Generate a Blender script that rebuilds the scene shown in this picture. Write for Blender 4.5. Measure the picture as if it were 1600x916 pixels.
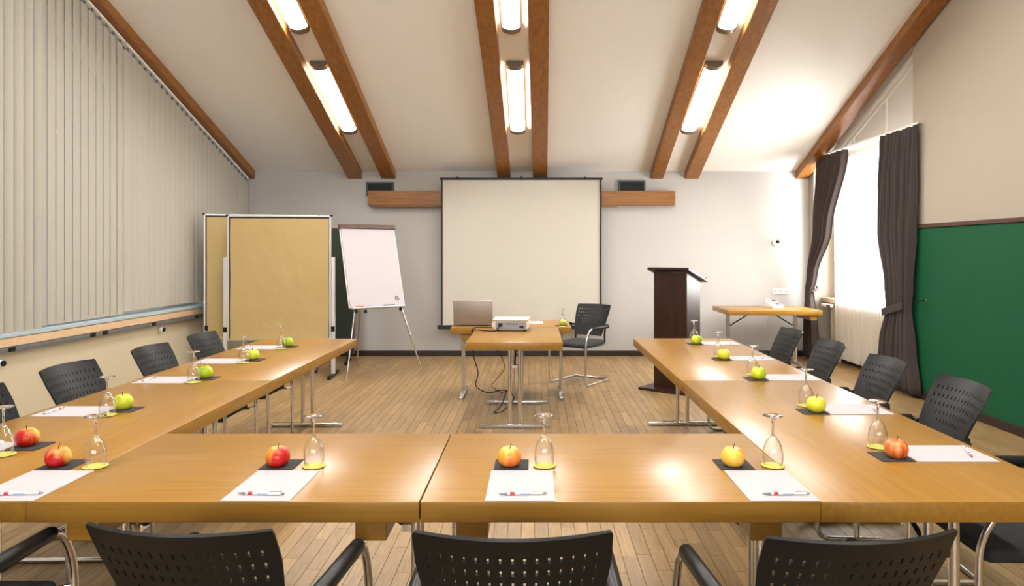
import bpy, bmesh, math, random
from mathutils import Vector, Matrix
random.seed(7)
S = bpy.context.scene
for o in list(bpy.data.objects): bpy.data.objects.remove(o)
C = S.collection
PI = math.pi

# ------------------------------------------------------------------ camera
CAM_Z = 1.488
cam_d = bpy.data.cameras.new('camera'); cam = bpy.data.objects.new('camera', cam_d); C.objects.link(cam)
cam.location = (0, 0, CAM_Z); cam.rotation_euler = (PI/2, 0, 0)
cam_d.sensor_width = 36; cam_d.lens = 36*1100/1600
cam_d.shift_x = (800-836)/1600; cam_d.shift_y = -(458-394)/1600
cam_d.clip_start = 0.02
S.camera = cam

# ------------------------------------------------------------------ light
w = bpy.data.worlds.new('sky'); S.world = w; w.use_nodes = True
bg = w.node_tree.nodes['Background']; bg.inputs[0].default_value = (0.86, 0.93, 1.0, 1); bg.inputs[1].default_value = 0.15
S.view_settings.view_transform = 'Standard'; S.view_settings.look = 'None'
S.view_settings.exposure = 1.1; S.view_settings.gamma = 1; S.view_settings.use_curve_mapping = False
S.cycles.caustics_reflective = False; S.cycles.caustics_refractive = False

def area(name, loc, rot, sx, sy, power, col):
    l = bpy.data.lights.new(name, 'AREA'); l.shape = 'RECTANGLE'; l.size = sx; l.size_y = sy; l.energy = power; l.color = col
    o = bpy.data.objects.new(name, l); C.objects.link(o); o.location = loc; o.rotation_euler = rot
    return o
# daylight in front of the two windows (outside the glass, shining in)
area('daylight_right', (4.75, 8.7, 1.85), (0, PI/2, 0), 2.2, 2.5, 290, (0.97, 0.98, 1.0))
area('daylight_left', (-4.75, 7.2, 2.3), (0, -PI/2, 0), 2.6, 5.4, 7, (0.86, 0.95, 1.0))
area('added_fill_near', (0.0, -2.6, 1.75), (PI/2, 0, 0), 4.6, 1.3, 90, (0.97, 0.98, 1.0))  # added fill light behind the camera, brightens surfaces facing it
LAMP_STRENGTH = 30

# ------------------------------------------------------------------ helpers
def obj(name, me, mat=None, parent=None, loc=None, rotz=0.0, smooth=None):
    """link a bmesh or mesh as one object"""
    if isinstance(me, bmesh.types.BMesh):
        bm = me; me = bpy.data.meshes.new(name)
        bmesh.ops.recalc_face_normals(bm, faces=bm.faces)
        bm.to_mesh(me); bm.free()
        if mat: me.materials.append(mat)
        if smooth is not None:
            me.polygons.foreach_set('use_smooth', [True]*len(me.polygons))
            if smooth < 180: me.set_sharp_from_angle(angle=math.radians(smooth))
    o = bpy.data.objects.new(name, me); C.objects.link(o)
    if parent: o.parent = parent
    if loc: o.location = loc
    if rotz: o.rotation_euler = (0, 0, rotz)
    return o
def tag(o, label, cat, group=None):
    o['label'] = label; o['category'] = cat
    if group: o['group'] = group
    return o
def thing(name, label, cat, loc=(0,0,0), rotz=0.0, group=None):
    o = bpy.data.objects.new(name, None); C.objects.link(o); o.empty_display_size = 0.1
    o.location = loc; o.rotation_euler = (0, 0, rotz)
    return tag(o, label, cat, group)
def struct(o):
    o['kind'] = 'structure'; return o
def dup(root, loc, rotz, label, group=None):
    r = root.copy(); C.objects.link(r); r.location = loc; r.rotation_euler = (0, 0, rotz); r['label'] = label
    if group: r['group'] = group
    for ch in root.children:
        c = ch.copy(); C.objects.link(c); c.parent = r
        for g in ch.children:
            d = g.copy(); C.objects.link(d); d.parent = c
    return r
def box(x0, x1, y0, y1, z0, z1, bev=0.0, seg=2, bm=None):
    b = bmesh.new()
    vs = [b.verts.new((x, y, z)) for x in (x0, x1) for y in (y0, y1) for z in (z0, z1)]
    for f in ((0,1,3,2),(4,6,7,5),(0,4,5,1),(2,3,7,6),(0,2,6,4),(1,5,7,3)): b.faces.new([vs[i] for i in f])
    if bev: bmesh.ops.bevel(b, geom=b.edges[:], offset=bev, segments=seg, affect='EDGES', profile=0.5)
    return merge(bm, b)
def shell(b, th):
    bmesh.ops.recalc_face_normals(b, faces=b.faces); b.normal_update()
    bmesh.ops.solidify(b, geom=b.faces[:], thickness=th)
def merge(bm, b, M=None):
    if M is not None: bmesh.ops.transform(b, matrix=M, verts=b.verts)
    if bm is None: return b
    t = bpy.data.meshes.new('t'); b.to_mesh(t); b.free(); bm.from_mesh(t); bpy.data.meshes.remove(t)
    return bm
def tube(pts, r, n=10, closed=False, bm=None, caps=True):
    """swept tube; r a number or a list"""
    b = bmesh.new(); P = [Vector(p) for p in pts]; N = len(P); rings = []
    up = None
    for i in range(N):
        if closed: t = P[(i+1) % N]-P[i-1]
        else: t = P[min(i+1, N-1)]-P[max(i-1, 0)]
        t.normalize()
        if up is None:
            a = Vector((0,0,1)) if abs(t.z) < 0.9 else Vector((1,0,0)); up = (a - t*a.dot(t)).normalized()
        else:
            up = up - t*up.dot(t); up.normalize()
        sd = t.cross(up); rr = r[i] if isinstance(r, (list, tuple)) else r
        rings.append([b.verts.new(P[i]+rr*(math.cos(2*PI*k/n)*up+math.sin(2*PI*k/n)*sd)) for k in range(n)])
    for i in range(N if closed else N-1):
        A = rings[i]; B = rings[(i+1) % N]
        for k in range(n): b.faces.new((A[k], A[(k+1) % n], B[(k+1) % n], B[k]))
    if caps and not closed:
        b.faces.new(rings[0][::-1]); b.faces.new(rings[-1])
    return merge(bm, b)
def lathe(prof, n=24, bm=None, cap0=False, cap1=False, M=None):
    b = bmesh.new(); rings = []
    for (r, z) in prof:
        if r < 1e-6: rings.append([b.verts.new((0,0,z))])
        else: rings.append([b.verts.new((r*math.cos(2*PI*k/n), r*math.sin(2*PI*k/n), z)) for k in range(n)])
    for A, B in zip(rings, rings[1:]):
        for k in range(n):
            a = [A[k % len(A)], A[(k+1) % len(A)], B[(k+1) % len(B)], B[k % len(B)]]
            u = []
            for v in a:
                if v not in u: u.append(v)
            if len(u) >= 3: b.faces.new(u)
    if cap0 and len(rings[0]) > 1: b.faces.new(rings[0][::-1])
    if cap1 and len(rings[-1]) > 1: b.faces.new(rings[-1])
    return merge(bm, b, M)
def prism(poly, lo, hi, axis, bm=None, bev=0):
    """extrude a 2D polygon along an axis ('x': poly is (y,z); 'y': (x,z); 'z': (x,y))"""
    b = bmesh.new()
    def pt(p, h): return {'x': (h, p[0], p[1]), 'y': (p[0], h, p[1]), 'z': (p[0], p[1], h)}[axis]
    A = [b.verts.new(pt(p, lo)) for p in poly]; B = [b.verts.new(pt(p, hi)) for p in poly]; n = len(poly)
    b.faces.new(A[::-1]); b.faces.new(B)
    for i in range(n): b.faces.new((A[i], A[(i+1) % n], B[(i+1) % n], B[i]))
    if bev: bmesh.ops.bevel(b, geom=b.edges[:], offset=bev, segments=2, affect='EDGES')
    return merge(bm, b)
def smoothpath(pts, k=6):
    """Catmull-Rom"""
    P = [Vector(p) for p in pts]; out = []
    for i in range(len(P)-1):
        p0 = P[max(i-1,0)]; p1 = P[i]; p2 = P[i+1]; p3 = P[min(i+2,len(P)-1)]
        for j in range(k):
            t = j/k
            out.append(0.5*((2*p1)+(-p0+p2)*t+(2*p0-5*p1+4*p2-p3)*t*t+(-p0+3*p1-3*p2+p3)*t**3))
    out.append(P[-1]); return out
def fillet(pts, r, k=5):
    """polyline with rounded corners"""
    P = [Vector(p) for p in pts]; out = [P[0]]
    for i in range(1, len(P)-1):
        a = (P[i-1]-P[i]); b = (P[i+1]-P[i]); rr = min(r, a.length*0.49, b.length*0.49)
        s = P[i]+a.normalized()*rr; e = P[i]+b.normalized()*rr
        for j in range(k+1):
            t = j/k; out.append((1-t)**2*s+2*t*(1-t)*P[i]+t*t*e)
    out.append(P[-1]); return out

# ------------------------------------------------------------------ materials
def srgb(r, g, b):
    f = lambda c: (c/255/12.92) if c/255 <= 0.04045 else ((c/255+0.055)/1.055)**2.4
    return (f(r), f(g), f(b), 1)
def new_mat(name):
    m = bpy.data.materials.new(name); m.use_nodes = True
    nt = m.node_tree; return m, nt, nt.nodes['Principled BSDF']
def plain(name, col, rough=0.5, metal=0.0, spec=0.5, bump=0.0, bscale=60, var=0.0, bdist=0.004):
    m, nt, p = new_mat(name); N = nt.nodes; L = nt.links
    p.inputs['Base Color'].default_value = col; p.inputs['Roughness'].default_value = rough
    p.inputs['Metallic'].default_value = metal; p.inputs['Specular IOR Level'].default_value = spec
    tc = N.new('ShaderNodeTexCoord'); no = N.new('ShaderNodeTexNoise'); no.inputs['Scale'].default_value = bscale; no.inputs['Detail'].default_value = 3
    L.new(tc.outputs['Object'], no.inputs['Vector'])
    mx = N.new('ShaderNodeMix'); mx.data_type = 'RGBA'
    k = 1-max(var, 0.04)
    mx.inputs[6].default_value = col; mx.inputs[7].default_value = (col[0]*k, col[1]*k, col[2]*k, 1)
    L.new(no.outputs['Fac'], mx.inputs[0]); L.new(mx.outputs[2], p.inputs['Base Color'])
    if bump:
        b = N.new('ShaderNodeBump'); b.inputs['Strength'].default_value = bump; b.inputs['Distance'].default_value = bdist
        L.new(no.outputs['Fac'], b.inputs['Height']); L.new(b.outputs['Normal'], p.inputs['Normal'])
    return m
def wood(name, c1, c2, scale=(1.2, 14, 14), rough=0.3, coat=0.0, rand=0.0, island=False, nscale=3.0, spec=0.5):
    m, nt, p = new_mat(name); N = nt.nodes; L = nt.links
    tc = N.new('ShaderNodeTexCoord'); mp = N.new('ShaderNodeMapping'); mp.inputs['Scale'].default_value = scale
    oi = N.new('ShaderNodeObjectInfo')
    add = N.new('ShaderNodeVectorMath'); add.operation = 'MULTIPLY_ADD'
    cmb = N.new('ShaderNodeCombineXYZ')
    for i in range(3): L.new(oi.outputs['Random'], cmb.inputs[i])
    L.new(cmb.outputs[0], add.inputs[0]); add.inputs[1].default_value = (9, 7, 5); L.new(tc.outputs['Object'], add.inputs[2])
    L.new(add.outputs[0], mp.inputs['Vector'])
    no = N.new('ShaderNodeTexNoise'); no.inputs['Scale'].default_value = nscale; no.inputs['Detail'].default_value = 6; no.inputs['Distortion'].default_value = 0.6
    L.new(mp.outputs[0], no.inputs['Vector'])
    rp = N.new('ShaderNodeValToRGB'); rp.color_ramp.elements[0].position = 0.3; rp.color_ramp.elements[1].position = 0.72
    rp.color_ramp.elements[0].color = c1; rp.color_ramp.elements[1].color = c2
    L.new(no.outputs['Fac'], rp.inputs[0])
    out = rp.outputs[0]
    if rand:
        hs = N.new('ShaderNodeHueSaturation'); mr = N.new('ShaderNodeMapRange')
        src = oi.outputs['Random']
        if island:
            ge = N.new('ShaderNodeNewGeometry'); ad = N.new('ShaderNodeMath'); ad.operation = 'ADD'
            L.new(ge.outputs['Random Per Island'], ad.inputs[0]); L.new(src, ad.inputs[1])
            fr = N.new('ShaderNodeMath'); fr.operation = 'FRACT'; L.new(ad.outputs[0], fr.inputs[0]); src = fr.outputs[0]
        L.new(src, mr.inputs[0]); mr.inputs[3].default_value = 1-rand; mr.inputs[4].default_value = 1+rand
        L.new(mr.outputs[0], hs.inputs['Value']); L.new(out, hs.inputs['Color']); out = hs.outputs[0]
    L.new(out, p.inputs['Base Color'])
    p.inputs['Roughness'].default_value = rough
    p.inputs['Specular IOR Level'].default_value = spec; p.inputs['Coat Weight'].default_value = coat; p.inputs['Coat Roughness'].default_value = 0.12
    b = N.new('ShaderNodeBump'); b.inputs['Strength'].default_value = 0.06; b.inputs['Distance'].default_value = 0.002
    L.new(no.outputs['Fac'], b.inputs['Height']); L.new(b.outputs['Normal'], p.inputs['Normal'])
    return m
def emit(name, col, s):
    m = bpy.data.materials.new(name); m.use_nodes = True; nt = m.node_tree
    nt.nodes.remove(nt.nodes['Principled BSDF']); e = nt.nodes.new('ShaderNodeEmission')
    e.inputs[0].default_value = col; e.inputs[1].default_value = s
    nt.links.new(e.outputs[0], nt.nodes['Material Output'].inputs[0]); return m
def thin_glass(name, tint=(1,1,1,1), base=0.03):
    m = bpy.data.materials.new(name); m.use_nodes = True; nt = m.node_tree; N = nt.nodes; L = nt.links
    N.remove(N['Principled BSDF'])
    t = N.new('ShaderNodeBsdfTransparent'); t.inputs[0].default_value = tint
    g = N.new('ShaderNodeBsdfGlossy'); g.inputs['Roughness'].default_value = 0.02
    lw = N.new('ShaderNodeLayerWeight'); lw.inputs[0].default_value = 0.35
    mr = N.new('ShaderNodeMapRange'); mr.inputs[3].default_value = base; mr.inputs[4].default_value = 0.95
    pw = N.new('ShaderNodeMath'); pw.operation = 'POWER'; pw.inputs[1].default_value = 2.0
    L.new(lw.outputs['Facing'], pw.inputs[0]); L.new(pw.outputs[0], mr.inputs[0])
    x = N.new('ShaderNodeMixShader'); L.new(mr.outputs[0], x.inputs[0]); L.new(t.outputs[0], x.inputs[1]); L.new(g.outputs[0], x.inputs[2])
    L.new(x.outputs[0], N['Material Output'].inputs[0]); return m
def cloth(name, col, transl=0.3, transp=0.0, scale=300):
    m = bpy.data.materials.new(name); m.use_nodes = True; nt = m.node_tree; N = nt.nodes; L = nt.links
    N.remove(N['Principled BSDF'])
    tc = N.new('ShaderNodeTexCoord'); no = N.new('ShaderNodeTexNoise'); no.inputs['Scale'].default_value = scale
    L.new(tc.outputs['Object'], no.inputs['Vector'])
    mx = N.new('ShaderNodeMix'); mx.data_type = 'RGBA'; mx.inputs[6].default_value = col; mx.inputs[7].default_value = tuple(c*0.85 for c in col[:3])+(1,)
    L.new(no.outputs['Fac'], mx.inputs[0])
    d = N.new('ShaderNodeBsdfDiffuse'); t = N.new('ShaderNodeBsdfTranslucent'); L.new(mx.outputs[2], d.inputs[0]); L.new(mx.outputs[2], t.inputs[0])
    a = N.new('ShaderNodeMixShader'); a.inputs[0].default_value = transl; L.new(d.outputs[0], a.inputs[1]); L.new(t.outputs[0], a.inputs[2])
    out = a.outputs[0]
    if transp:
        tr = N.new('ShaderNodeBsdfTransparent'); b = N.new('ShaderNodeMixShader'); b.inputs[0].default_value = transp
        L.new(out, b.inputs[1]); L.new(tr.outputs[0], b.inputs[2]); out = b.outputs[0]
    L.new(out, N['Material Output'].inputs[0]); return m
def apple_mat(name, c1, c2, pos, axis_tilt=(1,0,0.4)):
    m, nt, p = new_mat(name); N = nt.nodes; L = nt.links
    tc = N.new('ShaderNodeTexCoord'); mp = N.new('ShaderNodeMapping'); mp.inputs['Scale'].default_value = (55, 55, 6)
    no = N.new('ShaderNodeTexNoise'); no.inputs['Scale'].default_value = 1.0; no.inputs['Detail'].default_value = 4
    L.new(tc.outputs['Object'], mp.inputs[0]); L.new(mp.outputs[0], no.inputs['Vector'])
    n2 = N.new('ShaderNodeTexNoise'); n2.inputs['Scale'].default_value = 16; L.new(tc.outputs['Object'], n2.inputs['Vector'])
    dt = N.new('ShaderNodeVectorMath'); dt.operation = 'DOT_PRODUCT'; dt.inputs[1].default_value = tuple(12*a for a in axis_tilt); L.new(tc.outputs['Object'], dt.inputs[0])
    a = N.new('ShaderNodeMath'); a.operation = 'ADD'; L.new(no.outputs['Fac'], a.inputs[0]); L.new(n2.outputs['Fac'], a.inputs[1])
    b = N.new('ShaderNodeMath'); b.operation = 'ADD'; L.new(a.outputs[0], b.inputs[0]); L.new(dt.outputs['Value'], b.inputs[1])
    mr = N.new('ShaderNodeMapRange'); mr.inputs[1].default_value = pos-0.35; mr.inputs[2].default_value = pos+0.35; L.new(b.outputs[0], mr.inputs[0])
    mx = N.new('ShaderNodeMix'); mx.data_type = 'RGBA'; mx.inputs[6].default_value = c1; mx.inputs[7].default_value = c2
    L.new(mr.outputs[0], mx.inputs[0]); L.new(mx.outputs[2], p.inputs['Base Color'])
    p.inputs['Roughness'].default_value = 0.32
    return m

M = {}
M['wall'] = plain('white plaster', srgb(184, 181, 175), 0.85, bump=0.12, bscale=90)
M['ceil'] = plain('rough ceiling plaster', srgb(236, 233, 227), 0.9, bump=0.5, bscale=55)
M['wallr'] = plain('beige plaster', srgb(172, 162, 146), 0.85, bump=0.12, bscale=90)
M['cream'] = plain('cream panel', srgb(196, 184, 156), 0.55)
M['railblue'] = plain('pale blue grey sill tint', srgb(168, 186, 192), 0.4)  # sill top board tinted pale blue grey
M['recess'] = plain('pale recess plaster', srgb(216, 212, 204), 0.8)
M['green'] = plain('green wall panel', srgb(18, 84, 52), 0.6, spec=0.2, var=0.12, bscale=3)
M['brown'] = wood('dark brown trim', srgb(60, 34, 22), srgb(86, 52, 34), rough=0.4)
M['base'] = plain('black brown skirting', srgb(42, 28, 22), 0.45)
M['beam'] = wood('stained beam wood', srgb(124, 77, 30), srgb(156, 102, 45), scale=(10, 0.8, 10), rough=0.38, rand=0.06)
M['beamx'] = wood('stained wall beam wood', srgb(124, 77, 30), srgb(156, 102, 45), scale=(0.8, 10, 10), rough=0.38)
M['table'] = wood('honey beech veneer', srgb(142, 100, 36), srgb(156, 114, 46), scale=(0.8, 16, 16), rough=0.3, coat=0.0, spec=0.36, rand=0.03)
M['floor'] = wood('oak parquet', srgb(132, 104, 66), srgb(158, 130, 90), scale=(26, 2.2, 10), rough=0.42, rand=0.17, island=True)
M['joint'] = plain('floor joint', srgb(118, 92, 58), 0.7)
M['sill'] = wood('pale sill wood', srgb(200, 168, 130), srgb(214, 184, 148), rough=0.5)
M['chrome'] = plain('chrome', (0.72, 0.71, 0.70, 1), 0.16, metal=1.0)
M['alu'] = plain('brushed aluminium', (0.75, 0.76, 0.76, 1), 0.42, metal=0.6)
M['grey'] = plain('grey metal', srgb(96, 98, 98), 0.45)
M['black'] = plain('black plastic', (0.008, 0.008, 0.008, 1), 0.4, spec=0.22)
M['blackm'] = plain('black matt', (0.01, 0.01, 0.01, 1), 0.7)
M['seat'] = plain('charcoal seat fabric', (0.022, 0.023, 0.023, 1), 0.85, bump=0.3, bscale=400)
M['white'] = plain('white plastic', srgb(236, 236, 232), 0.4)
M['offwhite'] = plain('white painted wood', srgb(238, 235, 228), 0.5)
M['paper'] = plain('white paper', srgb(184, 177, 179), 0.8)
M['napkin'] = plain('charcoal paper napkin', srgb(48, 44, 44), 0.9, bump=0.2, bscale=300)
M['doily'] = plain('lime paper coaster', srgb(206, 206, 100), 0.85)
M['kraft'] = plain('brown kraft paper', srgb(194, 168, 114), 0.75, bump=0.6, bscale=5, bdist=0.018, var=0.08)
M['screen'] = plain('projection screen fabric', srgb(196, 190, 177), 0.85)
M['lectern'] = wood('dark wenge veneer', srgb(34, 16, 10), srgb(54, 26, 16), scale=(10, 10, 0.8), rough=0.33)
M['slat'] = cloth('blind fabric', srgb(198, 193, 180), 0.25)
M['curtain'] = cloth('dark brown grey curtain', srgb(84, 76, 74), 0.06, scale=600)
M['sheer'] = cloth('sheer white voile', srgb(246, 242, 234), 0.55, transp=0.42)
M['glass'] = thin_glass('wine glass', base=0.045)
m_, nt_, p_ = new_mat('solid glass'); p_.inputs['Transmission Weight'].default_value = 1; p_.inputs['Roughness'].default_value = 0.03; p_.inputs['IOR'].default_value = 1.5
M['glass2'] = m_
M['pane'] = thin_glass('window glass', base=0.03)
M['lamp'] = emit('lit opal diffuser', (1.0, 0.98, 0.945, 1), LAMP_STRENGTH)
M['bronze'] = plain('bronze lamp metal', srgb(120, 110, 96), 0.4, metal=0.6)
M['vent'] = plain('dark grey green vent', srgb(70, 78, 76), 0.6)
M['ventd'] = plain('vent cavity', srgb(38, 42, 42), 0.8)
M['dgreen'] = plain('dark green cloth board', srgb(48, 56, 46), 0.9)
M['silver'] = plain('silver laptop shell', srgb(158, 146, 136), 0.4, metal=0.4)
M['proj'] = plain('light grey projector shell', srgb(216, 208, 192), 0.45)
M['projd'] = plain('grey projector panel', srgb(140, 140, 146), 0.5)
M['pent'] = plain('grey pen tip', srgb(130, 132, 142), 0.4)
M['penr'] = plain('red print', srgb(206, 60, 60), 0.5)
M['penb'] = plain('pale blue print', srgb(190, 204, 224), 0.5)
M['stem'] = plain('apple stalk', srgb(84, 60, 34), 0.8)
M['ag'] = apple_mat('green apple', srgb(196, 206, 40), srgb(150, 180, 30), 1.25)
M['ag2'] = apple_mat('pale green apple', srgb(206, 208, 56), srgb(168, 186, 40), 1.35, (0.5,0.8,0))
M['ar'] = apple_mat('red apple', srgb(238, 170, 56), srgb(190, 24, 22), 0.75, (0.6, -0.6, -0.3))
M['ary'] = apple_mat('red and yellow apple', srgb(236, 190, 70), srgb(188, 26, 24), 0.6, (0.9, -0.4, -0.6))
M['arl'] = apple_mat('red apple with yellow cheek', srgb(234, 206, 80), srgb(186, 24, 26), 0.42, (-0.9, -0.4, -0.7))
M['ao'] = apple_mat('orange apple', srgb(240, 178, 66), srgb(226, 104, 48), 1.05, (0.1, -0.7, -0.4))
M['ayo'] = apple_mat('yellow apple with orange flush', srgb(236, 190, 76), srgb(222, 110, 50), 1.5, (0.3, 0.2, 0.6))
M['astr'] = apple_mat('striped apple', srgb(236, 180, 86), srgb(196, 62, 36), 1.0, (-0.2, -0.2, 0.2))

# ------------------------------------------------------------------ room shell
XL, XR, XW = -4.15, 3.93, 4.20        # left wall, right wall, recessed window wall
YB, YF = 10.1, -2.1                   # back wall, wall behind the camera
Z0, SL, YRG = 2.65, 0.385, 4.0        # ceiling height at the walls, slope, ridge
def zc(y): return Z0 + SL*(min(YB-y, y-YF) if y < YRG else YB-y)
ZR = zc(YRG)

# floor with separate parquet strips
fl = struct(obj('floor', box(XL-0.8, XW+0.2, YF-0.2, YB+0.2, -0.12, -0.005), M['joint']))
PW, PL = 0.0715, 0.49
def strip_bm(x, y, bm):
    g = 0.0006
    x0, x1, y0, y1 = x+g, x+PW-g, y+g, y+PL-g; c = 0.0008
    v = [bm.verts.new(p) for p in ((x0,y0,-0.005),(x1,y0,-0.005),(x1,y1,-0.005),(x0,y1,-0.005),
                                   (x0+c,y0+c,0),(x1-c,y0+c,0),(x1-c,y1-c,0),(x0+c,y1-c,0))]
    for f in ((4,5,6,7),(0,1,5,4),(1,2,6,5),(2,3,7,6),(3,0,4,7)): bm.faces.new([v[i] for i in f])
cells = []
XP = XL-0.5
for i in range(int((XW-XP)/PW)+1):
    off = random.uniform(0, PL)
    x = XP+i*PW
    y = YF-off
    while y < YB:
        cells.append((x, max(y, YF-0.15))); y += PL
def vis(c):
    x, y = c[0]+PW/2, c[1]+PL/2
    if 2.95 < y < 4.1 and -1.4 < x < 1.5: return 1/y
    if 5.6 < y and -1.5+(y-6)*-0.3 < x < 0.85: return 1/y
    return 0
cells.sort(key=lambda c: -vis(c))
sb = bmesh.new(); strip_bm(0, 0, sb)
plank_me = None
for c in cells[:300]:
    if plank_me is None:
        p = obj('plank', sb, M['floor'], fl); plank_me = p.data
    else: p = obj('plank', plank_me, parent=fl)
    p.location = (c[0], c[1], 0)
rb = bmesh.new()
for c in cells[300:]: strip_bm(c[0], c[1], rb)
rest = obj('plank_field', rb, M['floor'], fl); rest['kind'] = 'stuff'

struct(obj('wall_back', box(XL-0.2, XW+0.3, YB, YB+0.2, 0, Z0+0.1), M['wall']))
wf = bmesh.new()
box(XL-0.8, XW+0.3, YF-0.2, YF, 0, 1.1, bm=wf); box(XL-0.8, XW+0.3, YF-0.2, YF, 2.4, Z0+0.1, bm=wf)
box(XL-0.8, -2.3, YF-0.2, YF, 1.1, 2.4, bm=wf); box(2.3, XW+0.3, YF-0.2, YF, 1.1, 2.4, bm=wf)
struct(obj('wall_front', wf, M['wall']))
wn = struct(obj('window_added', box(-2.3, 2.3, YF-0.12, YF-0.05, 1.1, 1.16), M['offwhite']))  # invented window behind the camera, unseen, added to let the fill light in
for x in (-2.27, -0.8, 0.8, 2.27): obj('window_frame', box(x-0.03, x+0.03, YF-0.12, YF-0.05, 1.16, 2.34), M['offwhite'], wn)
obj('window_frame', box(-2.3, 2.3, YF-0.12, YF-0.05, 2.34, 2.4), M['offwhite'], wn)
for x0, x1 in ((-2.24, -0.83), (-0.77, 0.77), (0.83, 2.24)): obj('pane', box(x0, x1, YF-0.09, YF-0.084, 1.16, 2.34), M['pane'], wn)
struct(obj('ceiling', prism([(YF-0.2, zc(YF)-0.077), (YRG, ZR), (YB+0.2, zc(YB)-0.077), (YB+0.2, zc(YB)+0.1), (YRG, ZR+0.18), (YF-0.2, zc(YF)+0.1)], XL-0.8, XW+0.3, 'x'), M['ceil']))
# left wall with a large gable window behind the blinds
WL0, WL1 = 4.5, 9.98
lw = bmesh.new()
prism([(YF-0.2, 0), (WL0, 0), (WL0, zc(WL0)), (YRG, ZR), (YF-0.2, zc(YF)-0.07)], XL-0.2, XL, 'x', lw)
prism([(WL0, 0), (YB, 0), (YB, 0.8), (WL0, 0.8)], XL-0.2, XL, 'x', lw)
prism([(WL1, 0.8), (YB, 0.8), (YB, zc(YB)), (WL1, zc(WL1))], XL-0.2, XL, 'x', lw)
prism([(WL0, zc(WL0)-0.3), (WL1, zc(WL1)-0.3), (WL1, zc(WL1)), (WL0, zc(WL0))], XL-0.2, XL, 'x', lw)
struct(obj('wall_left', lw, M['wall']))
wn = obj('window_2', prism([(WL0, 0.8), (WL1, 0.8), (WL1, 0.86), (WL0, 0.86)], XL-0.14, XL-0.06, 'x'), M['offwhite']); struct(wn)
for y in (WL0+0.03, 5.9, 7.26, 8.62, WL1-0.03):
    obj('window_frame', prism([(y-0.03, 0.86), (y+0.03, 0.86), (y+0.03, zc(y)-0.32), (y-0.03, zc(y)-0.3)], XL-0.14, XL-0.06, 'x'), M['offwhite'], wn)
for a, b in ((4.56, 5.87), (5.93, 7.23), (7.29, 8.59), (8.65, 9.92)):
    obj('pane', prism([(a, 0.86), (b, 0.86), (b, zc(b)-0.3), (a, zc(a)-0.3)], XL-0.103, XL-0.097, 'x'), M['pane'], wn)
# right wall, recess and window
rw = bmesh.new(); RY0, RY1 = 7.32, 9.93
prism([(YF-0.2, 0), (RY0, 0), (RY0, zc(RY0)), (YRG, ZR), (YF-0.2, zc(YF)-0.07)], XR, XW+0.2, 'x', rw)
prism([(RY1, 0), (YB, 0), (YB, zc(YB)), (RY1, zc(RY1))], XR, XW+0.2, 'x', rw)
struct(obj('wall_right', rw, M['wallr']))
ww = bmesh.new(); WY0, WY1, WZ0, WZ1 = 7.42, 9.78, 0.86, 2.62
prism([(RY0, 0), (RY1, 0), (RY1, WZ0), (RY0, WZ0)], XW, XW+0.2, 'x', ww)
prism([(RY0, WZ1), (RY1, WZ1), (RY1, zc(RY1)), (RY0, zc(RY0))], XW, XW+0.2, 'x', ww)
XH = 4.03
prism([(RY0, 2.83), (RY1, 2.83), (RY1, 2.84), (RY1-0.2, zc(RY1-0.2)), (RY0, zc(RY0))], XH, XW, 'x', ww)
prism([(RY0, WZ0), (WY0, WZ0), (WY0, WZ1), (RY0, WZ1)], XW, XW+0.2, 'x', ww)
prism([(WY1, WZ0), (RY1, WZ0), (RY1, WZ1), (WY1, WZ1)], XW, XW+0.2, 'x', ww)
struct(obj('wall_recess', ww, M['recess']))
wn = struct(obj('window_1', prism([(WY0, WZ0), (WY1, WZ0), (WY1, WZ0+0.06), (WY0, WZ0+0.06)], XW+0.04, XW+0.11, 'x'), M['offwhite']))
for y0, y1, z0, z1 in ((WY0, WY0+0.06, WZ0+0.06, WZ1), (WY1-0.06, WY1, WZ0+0.06, WZ1), (8.57, 8.63, WZ0+0.06, WZ1), (WY0+0.06, WY1-0.06, WZ1-0.06, WZ1)):
    obj('window_frame', box(XW+0.04, XW+0.11, y0, y1, z0, z1, 0.006), M['offwhite'], wn)
for y0, y1 in ((WY0+0.06, 8.57), (8.63, WY1-0.06)):
    obj('pane', box(XW+0.07, XW+0.076, y0, y1, WZ0+0.06, WZ1-0.06), M['pane'], wn)
obj('window_sill', box(XR+0.11, XW+0.03, RY0+0.01, RY1-0.01, WZ0-0.07, WZ0-0.005, 0.008), M['sill'], wn)
# white boards of the gable above the curtains
tb = bmesh.new()
for d0, d1, dx in ((0.0, 0.14, 0.03), (0.175, 0.2, 0.014)):
    ye = RY1-0.6
    prism([(RY0+0.005, zc(RY0)-d1), (ye, zc(ye)-d1), (ye, zc(ye)-d0), (RY0+0.005, zc(RY0)-d0)], XH-dx, XH, 'x', tb)
struct(obj('trim_1', tb, M['offwhite']))
for i, y in enumerate((8.06, 8.88)):
    struct(obj('trim_%d' % (i+2), box(XH-0.014, XH, y-0.014, y+0.014, 2.84, zc(y)-0.2), M['white']))
# green panelling on the right wall with its rail
wp = struct(obj('wall_right_panelling', box(XR-0.018, XR, YF+0.1, RY0-0.012, 0.08, 1.73), M['green']))
struct(obj('trim_4', box(XR-0.035, XR, YF+0.1, RY0-0.012, 1.73, 1.77, 0.005), M['brown']))
struct(obj('baseboard_right', box(XR-0.03, XR, YF+0.1, RY0-0.012, 0.0, 0.08, 0.004), M['base']))
struct(obj('baseboard_recess', box(XW-0.02, XW, RY0+0.01, RY1-0.01, 0.0, 0.07, 0.004), M['base']))
struct(obj('baseboard_back', box(XL+0.02, XR-0.01, YB-0.022, YB, 0.0, 0.075, 0.004), M['base']))
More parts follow.
